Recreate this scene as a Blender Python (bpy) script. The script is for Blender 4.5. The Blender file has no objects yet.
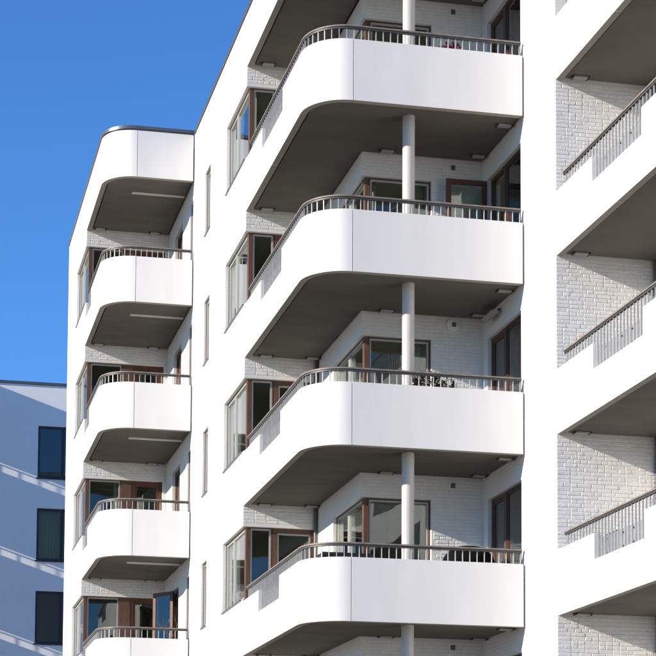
import bpy, bmesh, math, random
from mathutils import Vector, Matrix

random.seed(7)
sc = bpy.context.scene
GZ = 15.9            # height of the top edge of the uppermost balcony above the ground

# ------------------------------------------------------------------ camera
cam_d = bpy.data.cameras.new('camera')
cam = bpy.data.objects.new('camera', cam_d)
sc.collection.objects.link(cam)
fwd = Vector((0.20030742, 0.97686998, 0.07484636))
rgt = Vector((0.97946684, -0.2014487, 0.00794572))
upv = Vector((-0.02283964, -0.07171794, 0.99716342))
m = Matrix((rgt, upv, -fwd)).transposed().to_4x4()
m.translation = Vector((0, -29.6728, GZ - 14.1118))
cam.matrix_world = m
cam_d.sensor_fit = 'HORIZONTAL'
cam_d.sensor_width = 36.0
cam_d.lens = 36.0 * 1834.921 / 656.0
cam_d.shift_x = (328 - 263.3853) / 656.0
cam_d.shift_y = (722.9789 - 328) / 656.0
cam_d.clip_start = 0.5
cam_d.clip_end = 3000
sc.camera = cam

# ------------------------------------------------------------------ sky, sun, exposure
SUN_X, SUN_Y, SUN_Z = -1.0, -0.185, 0.335          # direction towards the sun
el = math.atan2(SUN_Z, math.hypot(SUN_X, SUN_Y))
w = bpy.data.worlds.new('World')
sc.world = w
w.use_nodes = True
nt = w.node_tree
nt.nodes.clear()
wo = nt.nodes.new('ShaderNodeOutputWorld')
bg = nt.nodes.new('ShaderNodeBackground')
sky = nt.nodes.new('ShaderNodeTexSky')
sky.sky_type = 'NISHITA'
sky.sun_disc = False
sky.sun_elevation = el
sky.sun_rotation = math.atan2(SUN_X, SUN_Y)
sky.altitude = 0
sky.air_density = 1.0
sky.dust_density = 0.0
sky.ozone_density = 9.5
bg.inputs['Strength'].default_value = 0.13
nt.links.new(sky.outputs[0], bg.inputs['Color'])
nt.links.new(bg.outputs[0], wo.inputs['Surface'])

sun_d = bpy.data.lights.new('sun', 'SUN')
sun_d.energy = 4.5
sun_d.angle = math.radians(0.5)
sun_d.color = (1.0, 0.90, 0.77)
sun = bpy.data.objects.new('sun', sun_d)
sc.collection.objects.link(sun)
sun.rotation_euler = Vector((SUN_X, SUN_Y, SUN_Z)).to_track_quat('Z', 'Y').to_euler()
sun.location = (-40, -10, 40)

sc.view_settings.view_transform = 'Standard'
sc.view_settings.look = 'None'
sc.view_settings.exposure = 0.85
sc.view_settings.gamma = 1.0
sc.view_settings.use_curve_mapping = False

# ------------------------------------------------------------------ materials
MATS = {}


def new_mat(name, col, rough=0.6, metal=0.0, spec=0.4):
    mt = bpy.data.materials.new(name)
    mt.use_nodes = True
    b = mt.node_tree.nodes['Principled BSDF']
    b.inputs['Base Color'].default_value = (*col, 1)
    b.inputs['Roughness'].default_value = rough
    b.inputs['Metallic'].default_value = metal
    b.inputs['Specular IOR Level'].default_value = spec
    MATS[name] = mt
    return mt, mt.node_tree, b


def noise_col(tree, b, c1, c2, scale, detail=4, stretch=None, lo=0.3, hi=0.7, coord='world'):
    n = tree.nodes
    l = tree.links
    if coord == 'world':
        g = n.new('ShaderNodeNewGeometry')
        src = g.outputs['Position']
    else:
        g = n.new('ShaderNodeTexCoord')
        src = g.outputs['Object']
    if stretch:
        mp = n.new('ShaderNodeMapping')
        mp.inputs['Scale'].default_value = stretch
        l.new(src, mp.inputs['Vector'])
        src = mp.outputs[0]
    t = n.new('ShaderNodeTexNoise')
    t.inputs['Scale'].default_value = scale
    t.inputs['Detail'].default_value = detail
    l.new(src, t.inputs['Vector'])
    r = n.new('ShaderNodeValToRGB')
    r.color_ramp.elements[0].position = lo
    r.color_ramp.elements[1].position = hi
    r.color_ramp.elements[0].color = (*c1, 1)
    r.color_ramp.elements[1].color = (*c2, 1)
    l.new(t.outputs['Fac'], r.inputs['Fac'])
    l.new(r.outputs['Color'], b.inputs['Base Color'])
    return t, src, r


def bump(tree, b, height_socket, strength, dist):
    bp = tree.nodes.new('ShaderNodeBump')
    bp.inputs['Strength'].default_value = strength
    bp.inputs['Distance'].default_value = dist
    tree.links.new(height_socket, bp.inputs['Height'])
    tree.links.new(bp.outputs['Normal'], b.inputs['Normal'])
    return bp


def brick_paint(name, axis, col=(0.74, 0.725, 0.695)):
    mt, t, b = new_mat(name, col, 0.75, 0, 0.25)
    n, l = t.nodes, t.links
    g = n.new('ShaderNodeNewGeometry')
    s = n.new('ShaderNodeSeparateXYZ')
    c = n.new('ShaderNodeCombineXYZ')
    l.new(g.outputs['Position'], s.inputs[0])
    l.new(s.outputs['Y' if axis == 'x' else 'X'], c.inputs['X'])
    l.new(s.outputs['Z'], c.inputs['Y'])
    bt = n.new('ShaderNodeTexBrick')
    bt.inputs['Scale'].default_value = 1.0
    bt.inputs['Brick Width'].default_value = 0.24
    bt.inputs['Row Height'].default_value = 0.0667
    bt.inputs['Mortar Size'].default_value = 0.006
    bt.inputs['Mortar Smooth'].default_value = 0.6
    bt.inputs['Color1'].default_value = (1, 1, 1, 1)
    bt.inputs['Color2'].default_value = (.75, .75, .75, 1)
    bt.inputs['Mortar'].default_value = (.2, .2, .2, 1)
    l.new(c.outputs[0], bt.inputs['Vector'])
    nz = n.new('ShaderNodeTexNoise')
    nz.inputs['Scale'].default_value = 30
    nz.inputs['Detail'].default_value = 5
    l.new(g.outputs['Position'], nz.inputs['Vector'])
    ad = n.new('ShaderNodeMath')
    ad.operation = 'MULTIPLY_ADD'
    ad.inputs[1].default_value = 0.6
    l.new(nz.outputs['Fac'], ad.inputs[0])
    l.new(bt.outputs['Color'], ad.inputs[2])
    bump(t, b, ad.outputs[0], 0.55, 0.006)
    nn = n.new('ShaderNodeTexNoise')
    nn.inputs['Scale'].default_value = 0.7
    nn.inputs['Detail'].default_value = 6
    l.new(g.outputs['Position'], nn.inputs['Vector'])
    r = n.new('ShaderNodeValToRGB')
    r.color_ramp.elements[0].position = .3
    r.color_ramp.elements[1].position = .75
    r.color_ramp.elements[0].color = (col[0] * .94, col[1] * .94, col[2] * .93, 1)
    r.color_ramp.elements[1].color = (*col, 1)
    l.new(nn.outputs['Fac'], r.inputs['Fac'])
    l.new(r.outputs['Color'], b.inputs['Base Color'])
    return mt


brick_paint('facade_x', 'x')
brick_paint('facade_y', 'y')
# painted real bricks
mt, t, b = new_mat('painted_brick', (0.78, 0.77, 0.76), 0.7, 0, 0.3)
tt, src, r = noise_col(t, b, (.69, .68, .66), (.76, .75, .735), 7, 6)
n2 = t.nodes.new('ShaderNodeTexNoise')
n2.inputs['Scale'].default_value = 28
n2.inputs['Detail'].default_value = 4
t.links.new(src, n2.inputs['Vector'])
bump(t, b, n2.outputs['Fac'], 0.6, 0.008)
new_mat('mortar', (0.72, 0.71, 0.69), 0.9, 0, 0.1)
# smooth coated balcony panels
mt, t, b = new_mat('white_panel', (0.8, 0.8, 0.79), 0.45, 0, 0.4)
tt, src, r = noise_col(t, b, (.655, .645, .622), (.715, .70, .675), 1.6, 7, (1.6, 1.6, .35), .25, .75)
n3 = t.nodes.new('ShaderNodeTexNoise')
n3.inputs['Scale'].default_value = 1.1
n3.inputs['Detail'].default_value = 3
t.links.new(t.nodes['Geometry'].outputs['Position'], n3.inputs['Vector'])
bump(t, b, n3.outputs['Fac'], 0.35, 0.02)
# soffit
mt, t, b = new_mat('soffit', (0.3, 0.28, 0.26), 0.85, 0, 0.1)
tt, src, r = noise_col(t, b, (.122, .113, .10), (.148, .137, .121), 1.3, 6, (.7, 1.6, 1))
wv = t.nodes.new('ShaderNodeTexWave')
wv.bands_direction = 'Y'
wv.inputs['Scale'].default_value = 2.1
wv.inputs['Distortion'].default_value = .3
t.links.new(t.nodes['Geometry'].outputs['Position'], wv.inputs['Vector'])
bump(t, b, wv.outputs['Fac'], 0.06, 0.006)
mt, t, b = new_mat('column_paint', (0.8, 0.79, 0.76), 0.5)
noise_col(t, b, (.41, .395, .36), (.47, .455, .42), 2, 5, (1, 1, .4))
# timber frames
for nm, c1, c2 in (('timber', (.078, .041, .026), (.135, .074, .047)), ('timber_dark', (.07, .025, .014), (.12, .045, .024))):
    mt, t, b = new_mat(nm, c1, 0.5)
    noise_col(t, b, c1, c2, 9, 5, (6, 6, .6))
new_mat('sash', (.38, .38, .365), .45)
new_mat('dark_frame', (.03, .031, .038), .4)
mt, t, b = new_mat('steel', (.56, .56, .55), .5, .15)
noise_col(t, b, (.36, .355, .34), (.46, .455, .44), 12, 3)
mt, t, b = new_mat('rail_wood', (.3, .235, .18), .6)
noise_col(t, b, (.15, .12, .095), (.25, .205, .165), 7, 5, (1, 1, 1))
new_mat('zinc', (.12, .125, .14), .38, .55)
new_mat('lamp_body', (.33, .32, .295), .5)
new_mat('strip_white', (.55, .54, .5), .5)
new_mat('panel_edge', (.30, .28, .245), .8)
new_mat('lamp_bracket', (.05, .05, .05), .5)
new_mat('pipe', (.12, .12, .12), .45, .3)
new_mat('black_cloth', (.006, .006, .0065), .9, 0, .1)
new_mat('black_plastic', (.014, .014, .016), .45)
new_mat('bolt_metal', (.03, .03, .03), .4, .5)
new_mat('room_wall', (.52, .50, .46), .9, 0, .1)
mt, t, b = new_mat('room_floor', (.2, .13, .08), .5)
noise_col(t, b, (.14, .09, .05), (.25, .165, .1), 3, 5, (1, 8, 1))
new_mat('curtain_pale', (.62, .63, .5), .9, 0, .1)
new_mat('curtain_white', (.75, .75, .73), .9, 0, .1)
new_mat('terracotta', (.23, .09, .05), .8)
new_mat('leaf_green', (.09, .11, .04), .55)
new_mat('leaf_dark', (.035, .03, .015), .55)
new_mat('leaf_red', (.10, .012, .03), .55)
new_mat('petal', (.6, .5, .45), .6)
new_mat('twig', (.11, .07, .045), .8)
new_mat('bark', (.09, .06, .04), .9)


def glass(name, tint, rough=0.0, wob=0.012, boost=1.6, ior=1.5):
    mt = bpy.data.materials.new(name)
    mt.use_nodes = True
    t = mt.node_tree
    n, l = t.nodes, t.links
    n.clear()
    o = n.new('ShaderNodeOutputMaterial')
    mx = n.new('ShaderNodeMixShader')
    tr = n.new('ShaderNodeBsdfTransparent')
    gl = n.new('ShaderNodeBsdfGlossy')
    fr = n.new('ShaderNodeFresnel')
    mu = n.new('ShaderNodeMath')
    mu.operation = 'MULTIPLY'
    mu.use_clamp = True
    mu.inputs[1].default_value = boost
    fr.inputs['IOR'].default_value = ior
    tr.inputs['Color'].default_value = (*tint, 1)
    gl.inputs['Color'].default_value = (.95, .97, .97, 1)
    gl.inputs['Roughness'].default_value = rough
    g = n.new('ShaderNodeNewGeometry')
    nz = n.new('ShaderNodeTexNoise')
    nz.inputs['Scale'].default_value = 1.3
    nz.inputs['Detail'].default_value = 1
    l.new(g.outputs['Position'], nz.inputs['Vector'])
    bp = n.new('ShaderNodeBump')
    bp.inputs['Strength'].default_value = .5
    bp.inputs['Distance'].default_value = wob
    l.new(nz.outputs['Fac'], bp.inputs['Height'])
    l.new(bp.outputs[0], gl.inputs['Normal'])
    l.new(fr.outputs[0], mu.inputs[0])
    l.new(mu.outputs[0], mx.inputs[0])
    l.new(tr.outputs[0], mx.inputs[1])
    l.new(gl.outputs[0], mx.inputs[2])
    l.new(mx.outputs[0], o.inputs['Surface'])
    MATS[name] = mt


glass('glass', (.70, .75, .71))
mt, t, b = new_mat('rail_glass', (.44, .47, .49), .35, 0, .3)
tb = t.nodes.new('ShaderNodeBsdfTransparent')
tl = t.nodes.new('ShaderNodeBsdfTranslucent')
tl.inputs['Color'].default_value = (.44, .47, .49, 1)
m1 = t.nodes.new('ShaderNodeMixShader')
m2 = t.nodes.new('ShaderNodeMixShader')
m1.inputs[0].default_value = .45
m2.inputs[0].default_value = .4
t.links.new(b.outputs[0], m1.inputs[1])
t.links.new(tl.outputs[0], m1.inputs[2])
t.links.new(m1.outputs[0], m2.inputs[1])
t.links.new(tb.outputs[0], m2.inputs[2])
t.links.new(m2.outputs[0], t.nodes['Material Output'].inputs['Surface'])

# ground
mt, t, b = new_mat('paving', (.17, .16, .145), .85)
noise_col(t, b, (.18, .158, .125), (.25, .22, .175), .8, 8)

# ------------------------------------------------------------------ mesh helpers
COL = sc.collection


class MB:
    def __init__(self):
        self.v, self.f, self.sm = [], [], False

    def box(self, x0, x1, y0, y1, z0, z1):
        i = len(self.v)
        self.v += [(x0, y0, z0), (x1, y0, z0), (x1, y1, z0), (x0, y1, z0), (x0, y0, z1), (x1, y0, z1), (x1, y1, z1), (x0, y1, z1)]
        self.f += [(i, i + 3, i + 2, i + 1), (i + 4, i + 5, i + 6, i + 7), (i, i + 1, i + 5, i + 4), (i + 1, i + 2, i + 6, i + 5), (i + 2, i + 3, i + 7, i + 6), (i + 3, i, i + 4, i + 7)]
        return self

    def abox(self, axis, c, a0, a1, d0, d1, z0, z1):
        if axis == 'x':
            return self.box(c + d0, c + d1, a0, a1, z0, z1)
        return self.box(a0, a1, c + d0, c + d1, z0, z1)

    def prism(self, poly, fn, h0, h1):
        """poly: 2D outline; fn(p, h) -> 3D"""
        i, k = len(self.v), len(poly)
        self.v += [fn(p, h0) for p in poly] + [fn(p, h1) for p in poly]
        self.f += [tuple(range(i + k - 1, i - 1, -1)), tuple(range(i + k, i + 2 * k))]
        for q in range(k):
            r_ = (q + 1) % k
            self.f.append((i + q, i + r_, i + k + r_, i + k + q))
        return self

    def tube(self, p0, p1, r0, r1, n=10, caps=True):
        p0, p1 = Vector(p0), Vector(p1)
        d = (p1 - p0).normalized()
        a = d.orthogonal().normalized()
        bq = d.cross(a)
        i = len(self.v)
        for p, r_ in ((p0, r0), (p1, r1)):
            for q in range(n):
                t_ = 2 * math.pi * q / n
                self.v.append(tuple(p + a * r_ * math.cos(t_) + bq * r_ * math.sin(t_)))
        for q in range(n):
            s_ = (q + 1) % n
            self.f.append((i + q, i + s_, i + n + s_, i + n + q))
        if caps:
            self.f += [tuple(range(i + n - 1, i - 1, -1)), tuple(range(i + n, i + 2 * n))]
        return self

    def lathe(self, prof, cx, cy, n=20):
        i = len(self.v)
        for (r_, z) in prof:
            for q in range(n):
                t_ = 2 * math.pi * q / n
                self.v.append((cx + r_ * math.cos(t_), cy + r_ * math.sin(t_), z))
        for k in range(len(prof) - 1):
            for q in range(n):
                s_ = (q + 1) % n
                self.f.append((i + k * n + q, i + k * n + s_, i + (k + 1) * n + s_, i + (k + 1) * n + q))
        return self

    def mesh(self, name, mat, smooth=None, bevel=0):
        me = bpy.data.meshes.new(name)
        me.from_pydata(self.v, [], self.f)
        bm = bmesh.new()
        bm.from_mesh(me)
        bmesh.ops.recalc_face_normals(bm, faces=bm.faces)
        if bevel:
            ed = [e for e in bm.edges if len(e.link_faces) == 2 and e.calc_face_angle(0) > .9]
            bmesh.ops.bevel(bm, geom=ed, offset=bevel, segments=2, affect='EDGES', profile=.5, clamp_overlap=True)
        bm.to_mesh(me)
        bm.free()
        me.materials.append(MATS[mat])
        if mat == 'white_panel':      # grey on the downward lower faces of the panels
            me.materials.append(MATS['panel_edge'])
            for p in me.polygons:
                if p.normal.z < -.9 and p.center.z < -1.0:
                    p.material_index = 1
        if smooth:
            me.shade_smooth()
            me.set_sharp_from_angle(angle=math.radians(smooth))
        return me


def link(name, me, parent=None, loc=(0, 0, 0), label=None, cat=None, group=None, kind=None):
    o = bpy.data.objects.new(name, me)
    COL.objects.link(o)
    if parent is not None:
        o.parent = parent
    o.location = loc
    if label:
        o['label'] = label
    if cat:
        o['category'] = cat
    if group:
        o['group'] = group
    if kind:
        o['kind'] = kind
    return o


def thing(name, label, cat, loc=(0, 0, 0), group=None):
    return link(name, None, None, loc, label, cat, group)


class Kit:
    """a set of meshes built once per storey type, put in at several heights"""

    def __init__(self):
        self.e = []

    def add(self, name, me, par=None, label=None, kind=None, loc=(0, 0, 0)):
        self.e.append((name, me, par, label, kind, loc))
        return len(self.e) - 1

    def put(self, root, z, skip=()):
        out = []
        for (name, me, par, label, kind, loc) in self.e:
            if name in skip:
                out.append(None)
                continue
            if par is None:
                o = link(name, me, root, (loc[0], loc[1], loc[2] + z), label, None, None, kind)
            else:
                o = link(name, me, out[par], loc, label, None, None, kind)
            out.append(o)
        return out


def wall_mesh(name, axis, c, a0, a1, z0, z1, openings, mat, th=.25):
    """solid wall from c inwards (+axis) by th, with real openings (a0, a1, z0, z1)"""
    A = sorted(set([a0, a1] + [max(a0, min(a1, q)) for o in openings for q in o[:2]]))
    Z = sorted(set([z0, z1] + [max(z0, min(z1, q)) for o in openings for q in o[2:]]))
    na, nz = len(A) - 1, len(Z) - 1

    def solid(i, j):
        if i < 0 or j < 0 or i >= na or j >= nz:
            return False
        am, zm = (A[i] + A[i + 1]) / 2, (Z[j] + Z[j + 1]) / 2
        return not any(o[0] < am < o[1] and o[2] < zm < o[3] for o in openings)

    P = (lambda a, d, z: (c + d, a, z)) if axis == 'x' else (lambda a, d, z: (a, c + d, z))
    mb = MB()
    idx = {}

    def vi(a, d, z):
        k = (round(a, 4), d, round(z, 4))
        if k not in idx:
            idx[k] = len(mb.v)
            mb.v.append(P(a, d, z))
        return idx[k]

    for i in range(na):
        for j in range(nz):
            if not solid(i, j):
                continue
            l_, r_, b_, t_ = A[i], A[i + 1], Z[j], Z[j + 1]
            mb.f.append((vi(l_, 0, b_), vi(r_, 0, b_), vi(r_, 0, t_), vi(l_, 0, t_)))
            mb.f.append((vi(l_, th, b_), vi(l_, th, t_), vi(r_, th, t_), vi(r_, th, b_)))
            if not solid(i - 1, j):
                mb.f.append((vi(l_, 0, b_), vi(l_, 0, t_), vi(l_, th, t_), vi(l_, th, b_)))
            if not solid(i + 1, j):
                mb.f.append((vi(r_, 0, b_), vi(r_, th, b_), vi(r_, th, t_), vi(r_, 0, t_)))
            if not solid(i, j - 1):
                mb.f.append((vi(l_, 0, b_), vi(l_, th, b_), vi(r_, th, b_), vi(r_, 0, b_)))
            if not solid(i, j + 1):
                mb.f.append((vi(l_, 0, t_), vi(r_, 0, t_), vi(r_, th, t_), vi(l_, th, t_)))
    return mb.mesh(name, mat)


# ------------------------------------------------------------------ ground
gm = MB()
gm.v = [(-900, -900, 0), (900, -900, 0), (900, 900, 0), (-900, 900, 0)]
gm.f = [(0, 1, 2, 3)]
link('ground', gm.mesh('ground', 'paving'), kind='structure')

# ------------------------------------------------------------------ the stepped apartment building
XL, XM, XR, X1 = 4.6825, 6.8129, 10.6566, 8.33       # faces looking towards -x
YLE, YLA, YL, YMA, YC, YRA = 20.8366, 16.1546, 12.1648, 5.725, 2.3, -1.52
XR1, YR1, YRF, XRE = 12.45, -5.1, -7.3, 15.2
RAD = 0.755
H = 3.0
TOPZ = 3.03
J = range(-1, 5)                                        # storeys, counted by the balcony above each


def zh(j): return -1.49 - H * j
def zs(j): return -2.97 - H * j
def zf(j): return -H * (j + 1) - .85


B = thing('apartment_building', 'white stepped apartment building with stacked round-cornered balconies and painted brick', 'building', (8.0, 4.0, 0))
OFF = (-8.0, -4.0, GZ)


def bput(name, me, z=0.0, label=None, kind=None, parent=None):
    if parent is not None:
        return link(name, me, parent, (0, 0, 0), label, None, None, kind)
    return link(name, me, B, (OFF[0], OFF[1], OFF[2] + z), label, None, None, kind)


def kput(kit, z, skip=()):
    out = []
    for (name, me, par, label, kind, loc) in kit.e:
        if name in skip:
            out.append(None)
            continue
        if par is None:
            o = link(name, me, B, (OFF[0] + loc[0], OFF[1] + loc[1], OFF[2] + loc[2] + z), label, None, None, kind)
        else:
            o = link(name, me, out[par], loc[:3], label, None, None, kind)
            if len(loc) > 3:
                o.rotation_euler.z = loc[3]
        out.append(o)
    return out


BZ = -GZ
# ---- walls with openings
DOOR_L0, DOOR_L1 = 13.9, 15.1
opsL = [(YLA, 18.45, zs(j), zh(j)) for j in J]
opsLb = [o for j in J for o in ((XL + .25, 5.66, zs(j), zh(j)), (5.66, 6.72, zf(j), zh(j)))]
opsM = [o for j in J for o in ((YMA, 7.95, zs(j), zh(j)), (9.93, 10.62, zs(j), zh(j)), (12.3, 12.75, zs(j), zh(j)), (DOOR_L0, DOOR_L1, zf(j), zh(j)))]
opsMb = [o for j in J for o in ((XM + .25, 7.42, zs(j), zh(j)), (7.42, 8.31, zf(j), zh(j)))]
ops1 = [(YC, 4.42, zf(j) + .12, zh(j)) for j in J]
opsC = [(X1 + .25, 9.67, zf(j) + .12, zh(j)) for j in J]
opsR = [(.19, 2.02, zf(j), zh(j)) for j in J]
W = [
    ('x', XL, YLA, YLE, BZ, TOPZ, opsL),
    ('y', YLA, XL + .25, XM + .25, BZ, 1.97, opsLb),
    ('x', XM, YMA, YLA, BZ, TOPZ, opsM),
    ('y', YMA, XM + .25, X1 + .25, BZ, 1.97, opsMb),
    ('x', X1, YC, YMA, BZ, 1.97, ops1),
    ('y', YC, X1 + .25, XR + .25, BZ, 1.97, opsC),
    ('x', XR, YRA + .0035, YC, BZ, TOPZ, opsR),
    ('y', YRA + .0035, XR + .25, XR1 + .25, BZ, 1.97, []),
    ('x', XR1, YR1, YRA, BZ, 1.97, []),
    ('y', YR1, XR1 + .25, XRE + .25, BZ, 1.97, []),
    ('x', XRE, YRF - 4, YR1, BZ, TOPZ, []),
    ('y', YRF - 4, XRE + .25, 22, BZ, TOPZ, []),
    ('y', YLE - .25, XL + .25, 22, BZ, TOPZ, []),
    ('x', 21.75, YRF - 3.75, YLE - .25, BZ, TOPZ, []),
]
for (ax, c, a0, a1, z0, z1, ops) in W:
    bput('wall', wall_mesh('wall', ax, c, a0, a1, z0, z1, ops, 'facade_' + ax))

# ---- floors and partitions inside
inner = [(4.9, 20.55), (4.9, 16.45), (7.03, 16.45), (7.03, 6.0), (8.55, 6.0), (8.55, 2.58), (10.88, 2.58), (10.88, -1.2), (12.68, -1.2), (12.68, -4.8), (15.4, -4.8), (15.4, -11), (21.7, -11), (21.7, 20.55)]
me = MB().prism(inner, lambda p, h: (p[0], p[1], h), -1.1, -.86).mesh('floor_slab', 'room_floor')
me.materials.append(MATS['room_wall'])
for p in me.polygons:
    if p.normal.z < -.5:
        p.material_index = 1
for k in range(-1, 6):
    bput('floor_slab', me, -H * k)
for (x0, x1, y0, y1) in ((7.1, 21, 9.0, 9.12), (7.1, 21, 11.6, 11.72), (7.1, 21, 15.6, 15.72), (12.2, 12.32, 2.7, 9.0), (10.95, 21, -.6, -.48), (10.2, 10.32, 5.0, 9.0), (9.6, 9.72, 11.72, 15.6)):
    bput('interior_wall', MB().box(x0, x1, y0, y1, BZ, 2.2).mesh('interior_wall', 'room_wall'))

# ---- roof deck
deck = [(XL + .15, YLE - .3), (XL + .15, YL + .8), (XL + .8, YL + .15), (XM + .15, YL + .15), (XM + .15, .8), (XM + .8, .15), (XR + .15, .15), (XR + .15, YRF + .8), (XR + .8, YRF + .15), (XRE + .1, YRF + .15), (21.7, YRF - 3.7), (21.7, YLE - .3)]
bput('roof', MB().prism(deck, lambda p, h: (p[0], p[1], h), 2.55, 2.75).mesh('roof', 'zinc'))


def arc_pts(cx, cy, r, n=12):
    """from facing -x round to facing -y"""
    return [(cx - r * math.cos(q * math.pi / 2 / n), cy - r * math.sin(q * math.pi / 2 / n)) for q in range(n + 1)]


def sweep(mb, path, half, z0, z1):
    """flat bar along an open 2D path"""
    n = len(path)
    i = len(mb.v)
    for q, p in enumerate(path):
        a = Vector(path[max(q - 1, 0)])
        c = Vector(path[min(q + 1, n - 1)])
        d = (c - a).normalized()
        nn = Vector((-d.y, d.x))
        for s_, z in ((1, z0), (-1, z0), (-1, z1), (1, z1)):
            mb.v.append((p[0] + nn.x * half * s_, p[1] + nn.y * half * s_, z))
    for q in range(n - 1):
        for e in range(4):
            f_ = (e + 1) % 4
            mb.f.append((i + 4 * q + e, i + 4 * q + f_, i + 4 * (q + 1) + f_, i + 4 * (q + 1) + e))
    mb.f += [(i, i + 1, i + 2, i + 3), (i + 4 * n - 1, i + 4 * n - 2, i + 4 * n - 3, i + 4 * n - 4)]
    return mb


# ---- coping of the roof edge
def coping(xa, y_far, yf, xb):
    o = .065
    path = [(xa + o, y_far), (xa + o, yf + RAD)] + arc_pts(xa + RAD, yf + RAD, RAD - o)[1:] + [(xb, yf + o)]
    me = sweep(MB(), path, .082, TOPZ + .035, TOPZ + .11).mesh('coping', 'zinc', 40)
    return me, sweep(MB(), path, .045, TOPZ - .01, TOPZ + .035).mesh('coping_shadow_strip', 'pipe', 40)  # dark inset strip standing in for the shadow line under the coping


c1, c2 = coping(XL, YLE, YL, XM - .02)
bput('coping_shadow_strip', c2, parent=bput('coping', c1, label='grey metal roof edge strip'))
c1, c2 = coping(XM, YL - .02, 0, XR - .02)
bput('coping_shadow_strip', c2, parent=bput('coping', c1, label='grey metal roof edge strip'))
c1, c2 = coping(XR, -.02, YRF, XRE)
bput('coping_shadow_strip', c2, parent=bput('coping', c1, label='grey metal roof edge strip'))


# ---- balconies
PT = .12       # panel thickness
PB = -1.087    # panel bottom
G = .006       # half joint
BSP = .13      # baluster spacing


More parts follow.
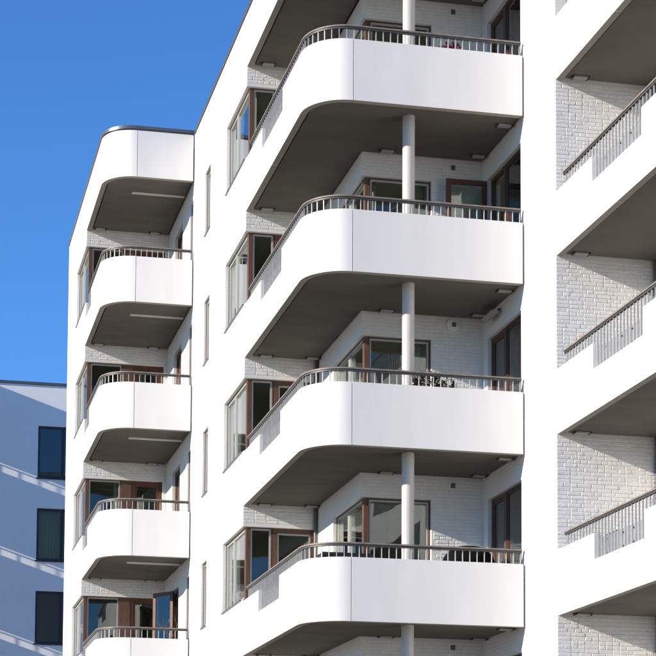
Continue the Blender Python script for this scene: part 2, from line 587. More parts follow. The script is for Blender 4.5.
def balcony_kit(xa, yb, yf, xb, inner_pts, o1, om, o2, canopy=False, single=None, lights=(), strip=None):
    """xa: side face, yb: recess wall, yf: front face, xb: wall at the far end"""
    kit = Kit()
    top = TOPZ - 3.0 if canopy else 0.0
    # slab: structural part slightly inside the panels, a soffit board with a shadow gap below it
    def outline(o, e):
        return [(xa + o, yb - e)] + [(p[0], p[1]) for p in arc_pts(xa + RAD, yf + RAD, RAD - o)] + [(xb - e, yf + o)] + inner_pts(e)
    mb = MB()
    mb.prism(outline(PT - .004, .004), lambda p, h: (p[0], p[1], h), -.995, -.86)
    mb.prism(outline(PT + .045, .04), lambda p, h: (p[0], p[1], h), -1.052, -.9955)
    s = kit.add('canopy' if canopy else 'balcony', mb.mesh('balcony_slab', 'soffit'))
    yc0 = yf + RAD

    def side(poly):
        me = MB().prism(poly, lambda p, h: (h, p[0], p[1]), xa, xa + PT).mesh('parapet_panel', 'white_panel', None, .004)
        kit.add('parapet_panel', me, s)
    if canopy:
        side([(yb - G, top), (yc0 + G, top), (yc0 + G, PB), (yb - G, PB)])
    else:
        nz = -.415
        side([(yb - G, 0), (yb - o1, 0), (yb - o1, nz), (yb - om + G, nz), (yb - om + G, PB), (yb - G, PB)])
        side([(yb - om - G, nz), (yb - o2, nz), (yb - o2, 0), (yc0 + G, 0), (yc0 + G, PB), (yb - om - G, PB)])
    # round corner panel
    n = 20
    a1 = arc_pts(xa + RAD, yc0, RAD, n)
    a2 = arc_pts(xa + RAD, yc0, RAD - PT, n)
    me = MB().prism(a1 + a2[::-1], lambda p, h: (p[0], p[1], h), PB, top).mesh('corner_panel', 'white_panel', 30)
    kit.add('corner_panel', me, s)
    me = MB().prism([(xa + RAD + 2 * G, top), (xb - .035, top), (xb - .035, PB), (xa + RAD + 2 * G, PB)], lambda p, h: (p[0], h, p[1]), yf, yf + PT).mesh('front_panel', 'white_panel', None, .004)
    kit.add('front_panel', me, s)
    # ceiling lights under the soffit
    for (lx, ly) in lights:
        lb = MB().box(lx - .12, lx + .12, ly - .06, ly + .06, -1.088, -1.056)
        li = kit.add('ceiling_light', lb.mesh('ceiling_light', 'lamp_body', None, .01), s)
        kit.add('bracket', MB().box(lx - .145, lx - .121, ly - .062, ly + .062, -1.09, -1.053).mesh('bracket', 'lamp_bracket'), s)
        kit.add('bracket', MB().box(lx + .121, lx + .145, ly - .062, ly + .062, -1.09, -1.053).mesh('bracket', 'lamp_bracket'), s)
    if strip:
        kit.add('strip_light', MB().box(strip[0], strip[1], strip[2] - .03, strip[2] + .03, -1.1, -1.053).mesh('strip_light', 'strip_white', None, .012), s)
    if canopy:
        return kit
    # handrail
    o = .06
    pth = [(xa + o, yb - .24), (xa + o, yc0)] + arc_pts(xa + RAD, yc0, RAD - o, 14)[1:] + [(xb - .05, yf + o)]
    kit.add('handrail', sweep(MB(), pth, .036, .234, .258).mesh('handrail', 'rail_wood', 40), s)
    kit.add('rail_bar', sweep(MB(), pth, .022, .198, .2335).mesh('rail_bar', 'lamp_bracket', 40), s)
    # balusters
    L = []
    for q in range(len(pth) - 1):
        L.append((Vector(pth[q + 1]) - Vector(pth[q])).length)
    tot = sum(L)
    nb = int(tot / BSP)
    stuff = MB()
    one = MB().box(-.006, .006, -.0115, .0115, -.03, .2).mesh('baluster', 'steel')
    tall = MB().box(-.006, .006, -.0115, .0115, -.445, .2).mesh('baluster', 'steel')
    for q in range(nb + 1):
        d = tot - .02 - q * BSP
        if d < .01:
            continue
        acc, seg = 0, 0
        while seg < len(L) - 1 and acc + L[seg] < d:
            acc += L[seg]
            seg += 1
        p = Vector(pth[seg]).lerp(Vector(pth[seg + 1]), (d - acc) / L[seg])
        dr = Vector(pth[seg + 1]) - Vector(pth[seg])
        off = yb - p.y
        in_notch = seg == 0 and o1 + .01 < off < o2 - .01
        if single(p, seg):
            kit.add('baluster', tall if in_notch else one, s, None, None, (p.x, p.y, 0, math.atan2(dr.y, dr.x)))
        else:
            du = dr.normalized()
            dn = Vector((-du.y, du.x))
            z_lo = -.445 if in_notch else -.03
            stuff.prism([p + du * .006 + dn * .0115, p - du * .006 + dn * .0115, p - du * .006 - dn * .0115, p + du * .006 - dn * .0115], lambda q_, h: (q_[0], q_[1], h), z_lo, .2)
    if stuff.v:
        kit.add('baluster_row', stuff.mesh('baluster_row', 'steel'), s, None, 'stuff')
    # glass plate in the low part of the parapet
    gl = kit.add('glass_panel', MB().box(xa + .088, xa + .098, yb - o2 + .02, yb - o1 - .02, -.46, -.085).mesh('glass_panel', 'rail_glass'), s)
    if xa == XR:
        for yy in (.35, .95, 1.35):
            for zz in (-.15, -.36):
                bm_ = MB().tube((xa + .08, yb - o1 - yy, zz), (xa + .104, yb - o1 - yy, zz), .016, .016, 8)
                kit.add('bolt', bm_.mesh('bolt', 'bolt_metal'), s)
    return kit


innM = lambda e: [(XR - e, YC - e), (X1 - e, YC - e), (X1 - e, YMA - e)]
innL = lambda e: [(XM - e, YLA - e)]
innR = lambda e: [(XRE - e, YR1 - e), (XR1 - e, YR1 - e), (XR1 - e, YRA - e)]
LM = [(7.22, 5.56), (8.16, 5.5), (8.76, 2.12), (10.47, 1.98), (10.47, .52)]
LL = [(5.02, 16.0), (6.42, 16.0)]
LR = [(11.04, -1.66)]
for canopy, ks in ((True, (-1,)), (False, (0, 1, 2, 3, 4))):
    kM = balcony_kit(XM, YMA, 0.0, XR, innM, 1.59, 2.55, 3.48, canopy, lambda p, s: p.y < RAD + .1 or p.y > YMA - .6, LM)
    kL = balcony_kit(XL, YLA, YL, XM, innL, .12, .72, 1.32, canopy, lambda p, s: False, LL, (5.46, XM - .06, 13.27))
    kR = balcony_kit(XR, YRA, YRF, XRE, innR, 1.59, 2.56, 3.52, canopy, lambda p, s: p.y > -5.75, LR)
    for k in ks:
        for kit in (kM, kL, kR):
            kput(kit, -H * k)

# ---- columns
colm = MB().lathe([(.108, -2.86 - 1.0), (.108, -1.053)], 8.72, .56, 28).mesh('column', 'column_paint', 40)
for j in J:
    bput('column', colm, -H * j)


# ---- windows and doors
def window_kit(kit, axis, c, a0, a1, z0, z1, splits=(), frame='timber', sash='sash', name='window', bw=.03, sw=.034, d0=.07, bottom=None, handle=None):
    """outer frame with posts, a slim lighter sash round every pane"""
    mb = MB()
    d1 = d0 + .08
    bt = bw if bottom is None else bottom
    mb.abox(axis, c, a0, a1, d0, d1, z1 - bw, z1)
    mb.abox(axis, c, a0, a1, d0, d1, z0, z0 + bt)
    xs = [a0] + list(splits) + [a1]
    posts = [(a0, a0 + bw)] + [(q - bw / 2, q + bw / 2) for q in splits] + [(a1 - bw, a1)]
    for (p, q) in (posts[0], posts[-1]):
        mb.abox(axis, c, p, q, d0 + .001, d1 - .001, z0 + bt, z1 - bw)
    w_ = kit.add(name, mb.mesh(name, frame, None, .004))
    for (p, q) in posts[1:-1]:
        kit.add('mullion', MB().abox(axis, c, p, q, d0 + .003, d1 - .003, z0 + bt, z1 - bw).mesh('mullion', sash), w_)
    for i in range(len(posts) - 1):
        l_, r_ = posts[i][1], posts[i + 1][0]
        b_, t_ = z0 + bt, z1 - bw
        sb = MB()
        e0, e1 = d0 + .015, d1 - .01
        sb.abox(axis, c, l_, r_, e0, e1, t_ - sw, t_).abox(axis, c, l_, r_, e0, e1, b_, b_ + sw)
        sb.abox(axis, c, l_, l_ + sw, e0 + .001, e1 - .001, b_ + sw, t_ - sw).abox(axis, c, r_ - sw, r_, e0 + .001, e1 - .001, b_ + sw, t_ - sw)
        kit.add('sash', sb.mesh('sash', sash), w_)
        gp = MB().abox(axis, c, l_ + sw - .005, r_ - sw + .005, d0 + .035, d0 + .055, b_ + sw - .005, t_ - sw + .005)
        kit.add('pane', gp.mesh('pane', 'glass'), w_)
    if handle:
        hb = MB().abox(axis, c, handle - .012, handle + .012, d0 - .05, d0 - .03, z0 + .95, z0 + 1.1).abox(axis, c, handle - .012, handle + .012, d0 - .03, d0, z0 + 1.07, z0 + 1.09)
        kit.add('handle', hb.mesh('handle', 'steel'), w_)
    return w_


def post_at(kit, x, y, z0, z1):
    kit.add('corner_post', MB().box(x + .075, x + .145, y + .075, y + .145, z0, z1).mesh('corner_post', 'timber', None, .005))


def sill(kit, x, y0, y1, z):
    kit.add('window_sill', MB().box(x - .03, x + .16, y0, y1, z - .002, z + .022).mesh('window_sill', 'zinc'))


z_h, z_s, z_f = zh(0), zs(0), zf(0)
kw = Kit()          # everything that is the same on each storey
# left wing
window_kit(kw, 'x', XL, YLA + .146, 18.45, z_s + .025, z_h, (17.5,))
post_at(kw, XL, YLA, z_s + .025, z_h)
sill(kw, XL, YLA + .15, 18.445, z_s)
window_kit(kw, 'y', YLA, XL + .146, 5.66, z_s + .01, z_h, (), 'timber_dark', bw=.022)
kw.add('timber_panel', MB().box(5.661, 5.93, YLA + .06, YLA + .12, z_f + .01, z_h - .005).mesh('timber_panel', 'timber', None, .004))
window_kit(kw, 'y', YLA, 5.935, 6.715, z_f + .01, z_h, (), 'timber_dark', 'timber_dark', 'door', .07, .07, .07, .1, 6.03)
window_kit(kw, 'x', XM, 12.305, 12.745, z_s + .025, z_h, (), 'timber', 'sash', 'window', .03, .03, .035)
sill(kw, XM, 12.305, 12.745, z_s)
# middle wing
window_kit(kw, 'x', XM, YMA + .146, 7.945, z_s + .025, z_h, (7.1,))
post_at(kw, XM, YMA, z_s + .025, z_h)
sill(kw, XM, YMA + .15, 7.94, z_s)
window_kit(kw, 'y', YMA, XM + .146, 7.42, z_s + .01, z_h, (), 'timber_dark', bw=.022)
window_kit(kw, 'y', YMA, 7.43, 8.305, z_f + .01, z_h, (), 'timber', 'sash', 'door', .1, .03, .07, .12, 8.24)
window_kit(kw, 'x', XM, 9.935, 10.615, z_s + .025, z_h, (), 'timber', 'sash', 'window', .035, .03, .045)
sill(kw, XM, 9.94, 10.61, z_s)
window_kit(kw, 'x', X1, YC + .146, 4.415, z_f + .13, z_h, (3.52,), 'timber')
post_at(kw, X1, YC, z_f + .13, z_h)
window_kit(kw, 'y', YC, X1 + .146, 9.665, z_f + .13, z_h, (), 'timber_dark', bw=.03)
window_kit(kw, 'x', XR, .195, 1.235, z_f + .01, z_h, (), 'dark_frame', 'timber_dark', 'window', .05, .035)
# small vent on the back wall of the balcony
kw.add('wall_vent', MB().box(10.04, 10.12, YC - .03, YC, -1.25, -1.16).mesh('wall_vent', 'pipe', None, .006))
# rain pipes in the recess corners
kw.add('rain_pipe', MB().tube((X1 - .05, YMA - .05, -1.053), (X1 - .05, YMA - .05, -3.86), .035, .035, 12).mesh('rain_pipe', 'pipe', 40))
kw.add('rain_pipe', MB().tube((XR1 - .05, YRA - .06, -1.053), (XR1 - .05, YRA - .06, -3.86), .04, .04, 12).mesh('rain_pipe', 'pipe', 40))
# closed versions of the two doors that stand open on one storey each
kd = Kit()
window_kit(kd, 'x', XR, 1.24, 2.015, z_f + .01, z_h, (), 'timber', 'timber_dark', 'door', .06, .06, .07, .1, 1.33)
ke = Kit()
window_kit(ke, 'x', XM, DOOR_L0, DOOR_L1, z_f + .01, z_h, (14.5,), 'timber', 'timber_dark', 'door', .06, .05, .07, .1, 14.1)


def frame_only(kit, axis, c, a0, a1, z0, z1, bw=.06, d0=.07):
    mb = MB().abox(axis, c, a0, a1, d0, d0 + .08, z1 - bw, z1)
    mb.abox(axis, c, a0, a0 + bw, d0 + .001, d0 + .079, z0, z1 - bw).abox(axis, c, a1 - bw, a1, d0 + .001, d0 + .079, z0, z1 - bw)
    return kit.add('door_frame', mb.mesh('door_frame', 'timber', None, .004))


def leaf_object(z, hx, hy, width, ang, hgt, label):
    """an open door leaf, hinged at (hx, hy), modelled along +x and turned"""
    def fr(bw, d0, d1):
        return MB().box(0, width, d0, d1, hgt - bw, hgt).box(0, width, d0, d1, 0, bw * 1.4).box(0, bw, d0 + .001, d1 - .001, bw * 1.4, hgt - bw).box(width - bw, width, d0 + .001, d1 - .001, bw * 1.4, hgt - bw)
    o = link('door', fr(.095, -.025, .025).mesh('door', 'timber_dark', None, .004), B, (OFF[0] + hx, OFF[1] + hy, OFF[2] + z), label)
    o.rotation_euler.z = ang
    gp = MB().box(.09, width - .09, -.01, .01, .12, hgt - .09)
    link('pane', gp.mesh('pane', 'glass'), o)
    link('handle', MB().box(width - .06, width - .035, -.065, -.045, 1.0, 1.13).box(width - .06, width - .035, -.045, -.024, 1.1, 1.12).mesh('handle', 'steel'), o)
    return o


for j in J:
    z = -H * j
    kput(kw, z)
    if j == 0:
        kf = Kit()
        frame_only(kf, 'x', XR, 1.24, 2.015, z_f + .01, z_h)
        kput(kf, z)
        leaf_object(z + z_f + .02, XR - .02, 1.99, .78, math.pi - .03, 2.3, 'open glazed door leaf in dark timber')
    else:
        kput(kd, z)
    if j == 2:
        kf = Kit()
        frame_only(kf, 'x', XM, DOOR_L0, DOOR_L1, z_f + .01, z_h)
        kput(kf, z)
        leaf_object(z + z_f + .02, XM - .02, 14.55, .68, math.radians(128), 2.3, 'glazed door leaf standing wide open')
    else:
        kput(ke, z)


# ---- curtains and roller blinds behind the glass
def curtain(axis, c, a0, a1, d, z0, z1, mat, waves=None, amp=.035):
    n = max(12, int((a1 - a0) / .025))
    mb = MB()
    wv_ = waves or (a1 - a0) / .11
    for q in range(n + 1):
        a = a0 + (a1 - a0) * q / n
        dd = d + amp * math.sin(q / n * wv_ * 2 * math.pi) + random.uniform(-.006, .006)
        for z in (z0, z1):
            for e in (0, .006):
                mb.v.append((c + dd + e, a, z) if axis == 'x' else (a, c + dd + e, z))
    for q in range(n):
        i = 4 * q
        for (p, r_) in ((0, 2), (2, 3), (3, 1), (1, 0)):
            mb.f.append((i + p, i + r_, i + 4 + r_, i + 4 + p))
    return mb.mesh('curtain', mat, 60)


for (ax, c, a0, a1, j, mat, zb) in (
        ('y', YC, 8.55, 8.68, 0, 'curtain_pale', z_f + .2), ('y', YC, 9.36, 9.62, 0, 'curtain_pale', z_f + .2),
        ('y', YC, 9.42, 9.62, 1, 'curtain_white', z_f + .2), ('y', YC, 9.3, 9.62, 2, 'curtain_white', z_f + .2),
        ('x', XM, 7.35, 7.9, 0, 'curtain_white', z_s), ('x', XM, 7.4, 7.9, 1, 'curtain_white', z_s), ('x', XM, 7.5, 7.9, 2, 'curtain_white', z_s),
        ('y', YMA, 6.99, 7.06, -1, 'curtain_white', z_s), ('x', X1, 3.7, 4.3, 2, 'curtain_white', z_f + .2),
        ('y', YLA, 5.5, 5.62, 1, 'curtain_white', z_s), ('y', YLA, 6.05, 6.3, 0, 'curtain_white', z_f + .1),
        ('x', XL, 17.7, 18.3, 0, 'curtain_white', z_s), ('x', XL, 17.8, 18.3, 2, 'curtain_white', z_s),
        ('x', XR, .3, .55, 1, 'curtain_white', z_f + .1)):
    bput('curtain', curtain(ax, c, a0, a1, .27, zb + .02, z_h - .02, mat), -H * j)

for j in (1, 2, 3):
    bput('roller_blind', MB().box(XM + .135, XM + .141, 9.98, 10.57, z_s + .03 + .04 * j, z_h - .04).mesh('roller_blind', 'lamp_body'), -H * j)

# ---- painted brickwork of the recess walls
CH = .0667


def brick_mesh(ln, nm):
    """front face with eased edges, body running back into the joint"""
    x, z = ln / 2, .029
    e = .009
    mb = MB()
    mb.v = [(-x, 0.007, -z), (x, .007, -z), (x, .007, z), (-x, .007, z), (-x, .003, -z), (x, .003, -z), (x, .003, z), (-x, .003, z), (-x + e, 0, -z + e), (x - e, 0, -z + e), (x - e, 0, z - e), (-x + e, 0, z - e)]
    for a in (0, 4):
        for q in range(4):
            r_ = (q + 1) % 4
            mb.f.append((a + q, a + r_, a + 4 + r_, a + 4 + q))
    mb.f.append((8, 9, 10, 11))
    mb.f.append((3, 2, 1, 0))
    return mb.mesh(nm, 'painted_brick')


BM = {.228: brick_mesh(.228, 'brick'), .108: brick_mesh(.108, 'brick')}
n_single = 0


def brickwork(y, x0, x1, z0, z1, holes, single):
    """single(x, z, length) -> True for bricks that are objects of their own"""
    global n_single
    rest = MB()
    base = wall_obj_for_bricks
    row = 0
    zt = z1 - .005
    singles = []
    while zt - .054 > z0:
        zc = zt - .027
        x = x0 + .002
        first = random.choice((.108, .228, .228 * .75, .228))
        run = 0
        while x < x1 - .03:
            if x == x0 + .002:
                ln = first
            else:
                ln = .108 if random.random() < .42 else .228
            if x + ln > x1:
                ln = x1 - x
            if ln < .03:
                break
            xc = x + ln / 2
            if not any(h[0] < x + ln and x < h[1] and h[2] < zc + .027 and zc - .027 < h[3] for h in holes):
                dy = random.uniform(-.003, .001)
                ty = random.uniform(-.016, .016)
                tx = random.uniform(-.05, .05)
                if abs(ln - .228) < 1e-6 and n_single < 298 and single(xc, zc):
                    n_single += 1
                    singles.append((xc, zc, dy, tx, ty))
                else:
                    hx, hz, e = ln / 2, .029, .009
                    i = len(rest.v)
                    pts = [(-hx, .007, -hz), (hx, .007, -hz), (hx, .007, hz), (-hx, .007, hz), (-hx, .003, -hz), (hx, .003, -hz), (hx, .003, hz), (-hx, .003, hz), (-hx + e, 0, -hz + e), (hx - e, 0, -hz + e), (hx - e, 0, hz - e), (-hx + e, 0, hz - e)]
                    for (px, py, pz) in pts:
                        yy = py if py == .007 else py + dy + px * ty + pz * tx
                        rest.v.append((xc + px, y + yy, zc + pz))
                    for a in (0, 4):
                        for q in range(4):
                            r_ = (q + 1) % 4
                            rest.f.append((i + a + q, i + a + r_, i + a + 4 + r_, i + a + 4 + q))
                    rest.f.append((i + 8, i + 9, i + 10, i + 11))
            x += ln + .012
        zt -= CH
        row += 1
    return rest, singles


wall_obj_for_bricks = None
SLOPE = {0: .95, 1: .7, 2: .45, 3: .2}
for j in range(0, 4):
    z1, z0 = -1.089 - H * j, zf(j)
    lo = -2.72 - H * j
    rest, singles = brickwork(YRA, XR, XR1, z0, z1, [], lambda x, z: z > lo + SLOPE[j] * (x - XR) and x < 12.4 and z > -10.75)
    po = bput('brickwork', rest.mesh('brickwork', 'painted_brick'), 0, 'white painted bricks of the recess wall', 'stuff')
    for (x, z, dy, tx, ty) in singles:
        o = link('brick', BM[.228], po, (x, YRA + dy, z))
        o.rotation_euler = (tx, 0, ty)
for j in J:
    z1 = -1.089 - H * j
    holes = [(7.0, 8.4, zf(j) - 1, zh(j)), (6.7, 7.2, zs(j), zh(j))]
    r1, _ = brickwork(YMA - .0035, XM, X1, zf(j), z1, [(6.0, 7.42, zs(j) - .01, zh(j) + .01), (7.41, 8.4, zf(j) - 1, zh(j) + .01)], lambda x, z: False)
    bput('brickwork', r1.mesh('brickwork', 'painted_brick'), 0, None, 'stuff')
    r2, _ = brickwork(YC - .0035, X1, XR, zf(j), z1, [(8.0, 9.68, zf(j), zh(j) + .01)], lambda x, z: False)
    bput('brickwork', r2.mesh('brickwork', 'painted_brick'), 0, None, 'stuff')
    r3, _ = brickwork(YLA - .0035, XL, XM, zf(j), z1, [(4.0, 5.67, zs(j) - .01, zh(j) + .01), (5.65, 6.73, zf(j) - 1, zh(j) + .01)], lambda x, z: False)
    bput('brickwork', r3.mesh('brickwork', 'painted_brick'), 0, None, 'stuff')

# ---- round lamp on one balcony's back wall and a heater lamp above its door
lm = MB()
lm.lathe([(.001, 0), (.11, 0), (.13, .012), (.13, .03), (.10, .045), (.001, .05)], 0, 0, 24)
lm.v = [(x, -z, y) for (x, y, z) in lm.v]
o = link('wall_lamp', lm.mesh('wall_lamp', 'curtain_white', 40), B, (OFF[0] + 10.08, OFF[1] + YC - .012, OFF[2] - 4.2))
link('lamp_box', MB().box(-.035, .035, -.075, -.05, -.04, .04).mesh('lamp_box', 'pipe'), o)
hm = MB().box(-.16, -.03, -.28, .28, -.05, .05).mesh('heater_lamp', 'lamp_body', None, .012)
o = link('heater_lamp', hm, B, (OFF[0] + XR - .06, OFF[1] + 1.45, OFF[2] - 4.19))
o.rotation_euler.y = math.radians(-28)
link('bracket', MB().box(-.04, .055, -.2, -.16, .0, .03).mesh('bracket', 'lamp_bracket'), o)
link('bracket', MB().box(-.04, .055, .16, .2, .0, .03).mesh('bracket', 'lamp_bracket'), o)

# ------------------------------------------------------------------ things standing on the balconies
FZ = lambda k: GZ - H * k - .86


def leaves(mb, n, c, rad, size, droop=.3):
    for _ in range(n):
        while True:
            p = Vector((random.uniform(-1, 1), random.uniform(-1, 1), random.uniform(-1, 1)))
            if .15 < p.length < 1:
                break
        q = Vector((c[0] + p.x * rad[0], c[1] + p.y * rad[1], c[2] + p.z * rad[2]))
        d = (p.normalized() + Vector((random.uniform(-.7, .7), random.uniform(-.7, .7), random.uniform(-.2, .9) - droop))).normalized()
        s = d.cross(Vector((random.uniform(-1, 1), random.uniform(-1, 1), random.uniform(-1, 1)))).normalized()
        nn = d.cross(s)
        L_ = size * random.uniform(.6, 1.3)
        wd = L_ * .28
        i = len(mb.v)
        mb.v += [tuple(q), tuple(q + d * L_ * .5 + s * wd + nn * wd * .4), tuple(q + d * L_), tuple(q + d * L_ * .5 - s * wd + nn * wd * .4)]
        mb.f += [(i, i + 1, i + 2), (i, i + 2, i + 3)]


def pot_plant(name, label, cat, x, y, k, pot_r, pot_h, crown, n, size, mat, stem_top, group=None, pot_mat='terracotta', extra=None):
    t_ = thing(name, label, cat, (x, y, FZ(k)), group)
    pm = MB().lathe([(.001, 0), (pot_r * .72, 0), (pot_r, pot_h), (pot_r * 1.06, pot_h), (pot_r * 1.06, pot_h - .04), (pot_r * .98, pot_h - .02), (.001, pot_h - .04)], 0, 0, 20)
    link('pot', pm.mesh('pot', pot_mat, 40), t_)
    sm = MB()
    for q in range(6):
        a = random.uniform(0, 6.28)
        sm.tube((random.uniform(-.016, .016), random.uniform(-.016, .016), pot_h - .05), (math.cos(a) * crown[0] * .5, math.sin(a) * crown[1] * .5, stem_top), .011, .005, 6)
    link('stem', sm.mesh('stem', 'twig'), t_)
    mb = MB()
    leaves(mb, n, (0, 0, stem_top), crown, size)
    link('foliage', mb.mesh('foliage', mat), t_, kind=None)
    if extra:
        mb = MB()
        leaves(mb, extra[0], (0, 0, stem_top), (crown[0] * 1.05, crown[1] * 1.05, crown[2] * 1.05), extra[1])
        link('blossom', mb.mesh('blossom', extra[2]), t_)
    return t_


pot_plant('potted_plant', 'dark leafy potted plant with pale blossoms beside a round column', 'plant', 9.03, .42, 2, .19, .55, (.25, .2, .22), 420, .075, 'leaf_dark', .98, 'potted plants on the balconies', extra=(60, .05, 'petal'))
pot_plant('potted_plant', 'small brown potted shrub next to the plant with pale blossoms', 'plant', 9.42, .5, 2, .13, .5, (.14, .12, .2), 220, .06, 'leaf_dark', .94, 'potted plants on the balconies', extra=(30, .04, 'petal'))
pot_plant('potted_plant', 'purple leaved potted plant on the uppermost balcony', 'plant', 9.5, .55, 0, .2, .6, (.24, .2, .17), 420, .08, 'leaf_red', 1.0, 'potted plants on the balconies')
pot_plant('potted_plant', 'green houseplant behind a corner window', 'plant', 7.26, 6.28, 1, .16, .4, (.24, .24, .3), 420, .1, 'leaf_green', 1.1, 'potted plants on the balconies')

# bare twig plant and small pots on a low balcony of the far stack
t_ = thing('twig_plant', 'bare branching twig in a black pot by the open glazed door', 'plant', (6.5, 13.1, FZ(3)))
link('pot', MB().lathe([(.001, 0), (.11, 0), (.15, .62), (.155, .62), (.13, .6), (.001, .58)], 0, 0, 18).mesh('pot', 'black_plastic', 40), t_)
tw = MB()


def branch(mb, p, d, L_, r_, lvl):
    q = p + d * L_
    mb.tube(p, q, r_, r_ * .6, 5)
    if lvl:
        for _ in range(3):
            nd = (d + Vector((random.uniform(-.7, .7), random.uniform(-.5, .5), random.uniform(-.2, .5)))).normalized()
            branch(mb, p.lerp(q, random.uniform(.6, 1)), nd, L_ * random.uniform(.55, .85), r_ * .55, lvl - 1)


branch(tw, Vector((0, 0, .55)), Vector((.05, 0, 1)), .5, .012, 3)
link('twigs', tw.mesh('twigs', 'twig'), t_)

# covered grill
t_ = thing('covered_grill', 'black domed grill cover behind the railing of the lowest full balcony', 'grill', (10.02, 1.2, FZ(3)))
cm = MB()
nn_, rings = 48, 16
for r_i in range(rings + 1):
    u = r_i / rings
    for q in range(nn_):
        a = 2 * math.pi * q / nn_
        if u < .55:
            f_ = math.sin(u / .55 * math.pi / 2) ** .8
            z = .98 + .37 * math.cos(u / .55 * math.pi / 2)
            rr = f_ * .47
        else:
            z = .98 - (u - .55) / .45 * .93
            rr = .47 + .03 * math.sin(7 * a + 2 * u) * (u - .5) + .015 * math.sin(13 * a) * (u - .5)
        ex = 2 / 3.2
        cx, sx = math.cos(a), math.sin(a)
        cm.v.append((rr * math.copysign(abs(cx) ** ex, cx), rr * .62 * math.copysign(abs(sx) ** ex, sx), z))
for r_i in range(rings):
    for q in range(nn_):
        s_ = (q + 1) % nn_
        cm.f.append((r_i * nn_ + q, r_i * nn_ + s_, (r_i + 1) * nn_ + s_, (r_i + 1) * nn_ + q))
link('cover', cm.mesh('cover', 'black_cloth', 60), t_)
for sx in (-.3, .3):
    link('leg', MB().tube((sx, 0, 0), (sx, 0, .5), .02, .02, 8).mesh('leg', 'black_plastic'), t_)

# storage box
t_ = thing('storage_box', 'long black storage box behind the railing with the covered grill', 'box', (7.78, 1.35, FZ(3)))
link('body', MB().box(-.44, .44, -.26, .26, .02, 1.03).mesh('body', 'black_plastic', None, .012), t_)
link('lid', MB().box(-.46, .46, -.28, .28, 1.031, 1.12).mesh('lid', 'black_plastic', None, .02), t_)
for sx in (-.2, .2):
    link('hinge', MB().box(sx - .04, sx + .04, .26, .275, .97, 1.03).mesh('hinge', 'bolt_metal'), t_)

# black chair behind the glass of the right balcony
t_ = thing('garden_chair', 'black garden chair behind the glass panel beside the brick wall', 'chair', (11.12, -3.25, FZ(3)))
link('seat', MB().box(-.22, .22, -.22, .22, .42, .45).mesh('seat', 'black_plastic', None, .008), t_)
link('backrest', MB().box(-.24, -.2, -.22, .22, .45, .86).mesh('backrest', 'black_plastic', None, .012), t_)
for sx in (-.2, .2):
    for sy in (-.2, .2):
        link('leg', MB().tube((sx, sy, 0), (sx * .95, sy * .95, .42), .014, .016, 8).mesh('leg', 'black_plastic'), t_)

# ------------------------------------------------------------------ the building behind
YB_ = 35.8
BB = thing('background_building', 'white brick building in blue shade with dark framed windows behind the balconies', 'building', (4.0, 40.0, 0))


def bbput(name, me, parent=None, **k):
    return link(name, me, parent or BB, (0, 0, 0) if parent else (-4.0, -40.0, GZ), **k)


brick_paint('facade_far', 'y', (.84, .81, .78))
wins = [(5.06, 6.2, -.43 - H * j, 1.46 - H * j) for j in range(0, 5)] + [(8.2, 9.4, -.43 - H * j, 1.46 - H * j) for j in range(0, 5)] + [(-4.2, -3.0, -.43 - H * j, 1.46 - H * j) for j in range(0, 5)]
bbput('wall', wall_mesh('wall', 'y', YB_, -14, 14, BZ, 2.95, wins, 'facade_far', .3))
for (x0, x1, y0, y1) in ((-14, -13.7, YB_ + .3, 47), (13.7, 14, YB_ + .3, 47), (-14, 14, 47, 47.3)):
    bbput('wall', MB().box(x0, x1, y0, y1, BZ, 2.95).mesh('wall', 'facade_far'))
bbput('roof', MB().box(-13.7, 13.7, YB_ + .3, 47, 2.5, 2.7).mesh('roof', 'zinc'))
bbput('coping', MB().box(-14.05, 14.05, YB_ - .05, YB_ + .36, 2.952, 3.05).mesh('coping', 'zinc', None, .01))
for j in range(1, 6):
    bbput('floor_slab', MB().box(-13.6, 13.6, YB_ + .31, 46.9, 1.9 - H * j, 2.1 - H * j).mesh('floor_slab', 'room_wall'))
bbput('interior_wall', MB().box(-13.6, 13.6, 39, 39.1, BZ, 2.4).mesh('interior_wall', 'room_wall'))
for (x0, x1, z0, z1) in wins:
    k_ = Kit()
    window_kit(k_, 'y', YB_, x0 + .004, x1 - .004, z0 + .004, z1 - .004, (x1 - .24,), 'dark_frame', 'dark_frame', 'window', .05, .03, .05)
    out = []
    for (name, me, par, label, kind, loc) in k_.e:
        out.append(bbput(name, me, out[par] if par is not None else None))
    bbput('window_sill', MB().box(x0 - .05, x1 + .05, YB_ - .04, YB_ + .045, z0 - .05, z0 - .002).mesh('window_sill', 'dark_frame'))
    if z1 < -1 and z1 > -2 and x0 > 0:
        bbput('curtain', curtain('y', YB_, x0 + .02, x1 - .02, .3, z0, z1, 'curtain_pale', None, .01))

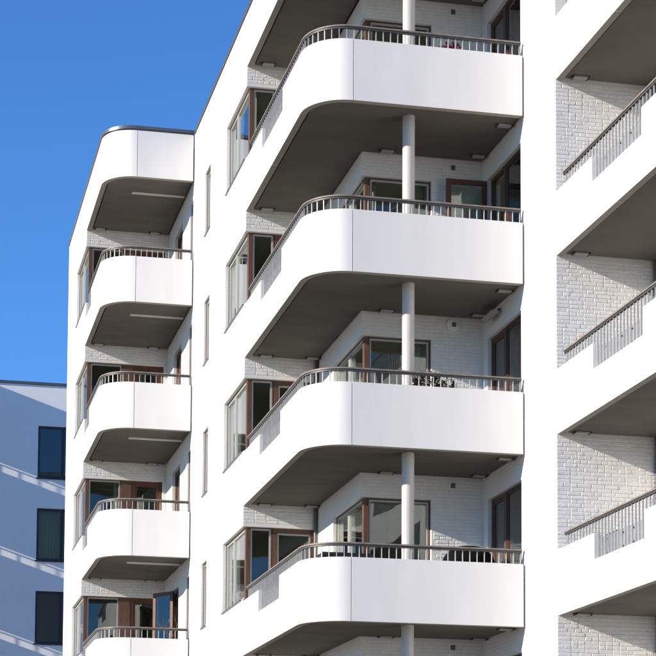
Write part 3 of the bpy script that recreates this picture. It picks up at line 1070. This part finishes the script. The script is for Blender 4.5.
# unseen screen with railed slots, added to throw sun streaks on the far wall
XF = 1.0
slots = [(33.4, YB_ - .12, .64 - H * j, 1.0 - H * j) for j in range(0, 6)]
bbput('streak_screen', wall_mesh('streak_screen', 'x', XF - .14, 33.1, YB_ - .002, BZ, 3.72, slots, 'facade_x', .14))
for (y0, y1, z0, z1) in slots:
    mb = MB()
    mb.box(XF - .1, XF - .04, y0, y1, z0 + .245, z0 + .285)
    q = y0 + .05
    while q < y1:
        mb.box(XF - .08, XF - .06, q, q + .022, z0, z0 + .245)
        q += BSP
    bbput('streak_railing', mb.mesh('streak_railing', 'steel'))

# taller part of the same building, left of the streak screen; the window panes of the near building mirror it
TX = 2.2
t_ops = [(x0, x0 + 1.2, 1.46 - .43 - 1.46 + H * j, 1.46 + H * j) for x0 in (-1.6, -4.6, -7.6, -10.6) for j in (1, 2, 3)]
bbput('upper_wall', wall_mesh('upper_wall', 'y', YB_ - .004, -14, TX, 3.06, 12.0, t_ops, 'facade_far', .3), label='taller white part of the building')
for (x0, x1, y0, y1) in ((-14, -13.7, YB_ + .296, 47), (TX - .3, TX, YB_ + .296, 47), (-14, TX, 47, 47.3)):
    bbput('upper_wall', MB().box(x0, x1, y0, y1, 3.06, 12.0).mesh('upper_wall', 'facade_far'))
bbput('roof', MB().box(-13.7, TX - .3, YB_ + .296, 47, 11.5, 11.7).mesh('roof', 'zinc'))
bbput('coping', MB().box(-14.05, TX + .05, YB_ - .05, YB_ + .36, 12.002, 12.15).mesh('coping', 'zinc', None, .01))
bbput('interior_wall', MB().box(-13.6, TX - .4, 38, 38.1, 3.1, 11.4).mesh('interior_wall', 'room_wall'))
for (x0, x1, z0, z1) in t_ops:
    k_ = Kit()
    window_kit(k_, 'y', YB_, x0 + .004, x1 - .004, z0 + .004, z1 - .004, (x1 - .24,), 'dark_frame', 'dark_frame', 'window', .05, .03, .05)
    out = []
    for (name, me, par, label, kind, loc) in k_.e:
        out.append(bbput(name, me, out[par] if par is not None else None))
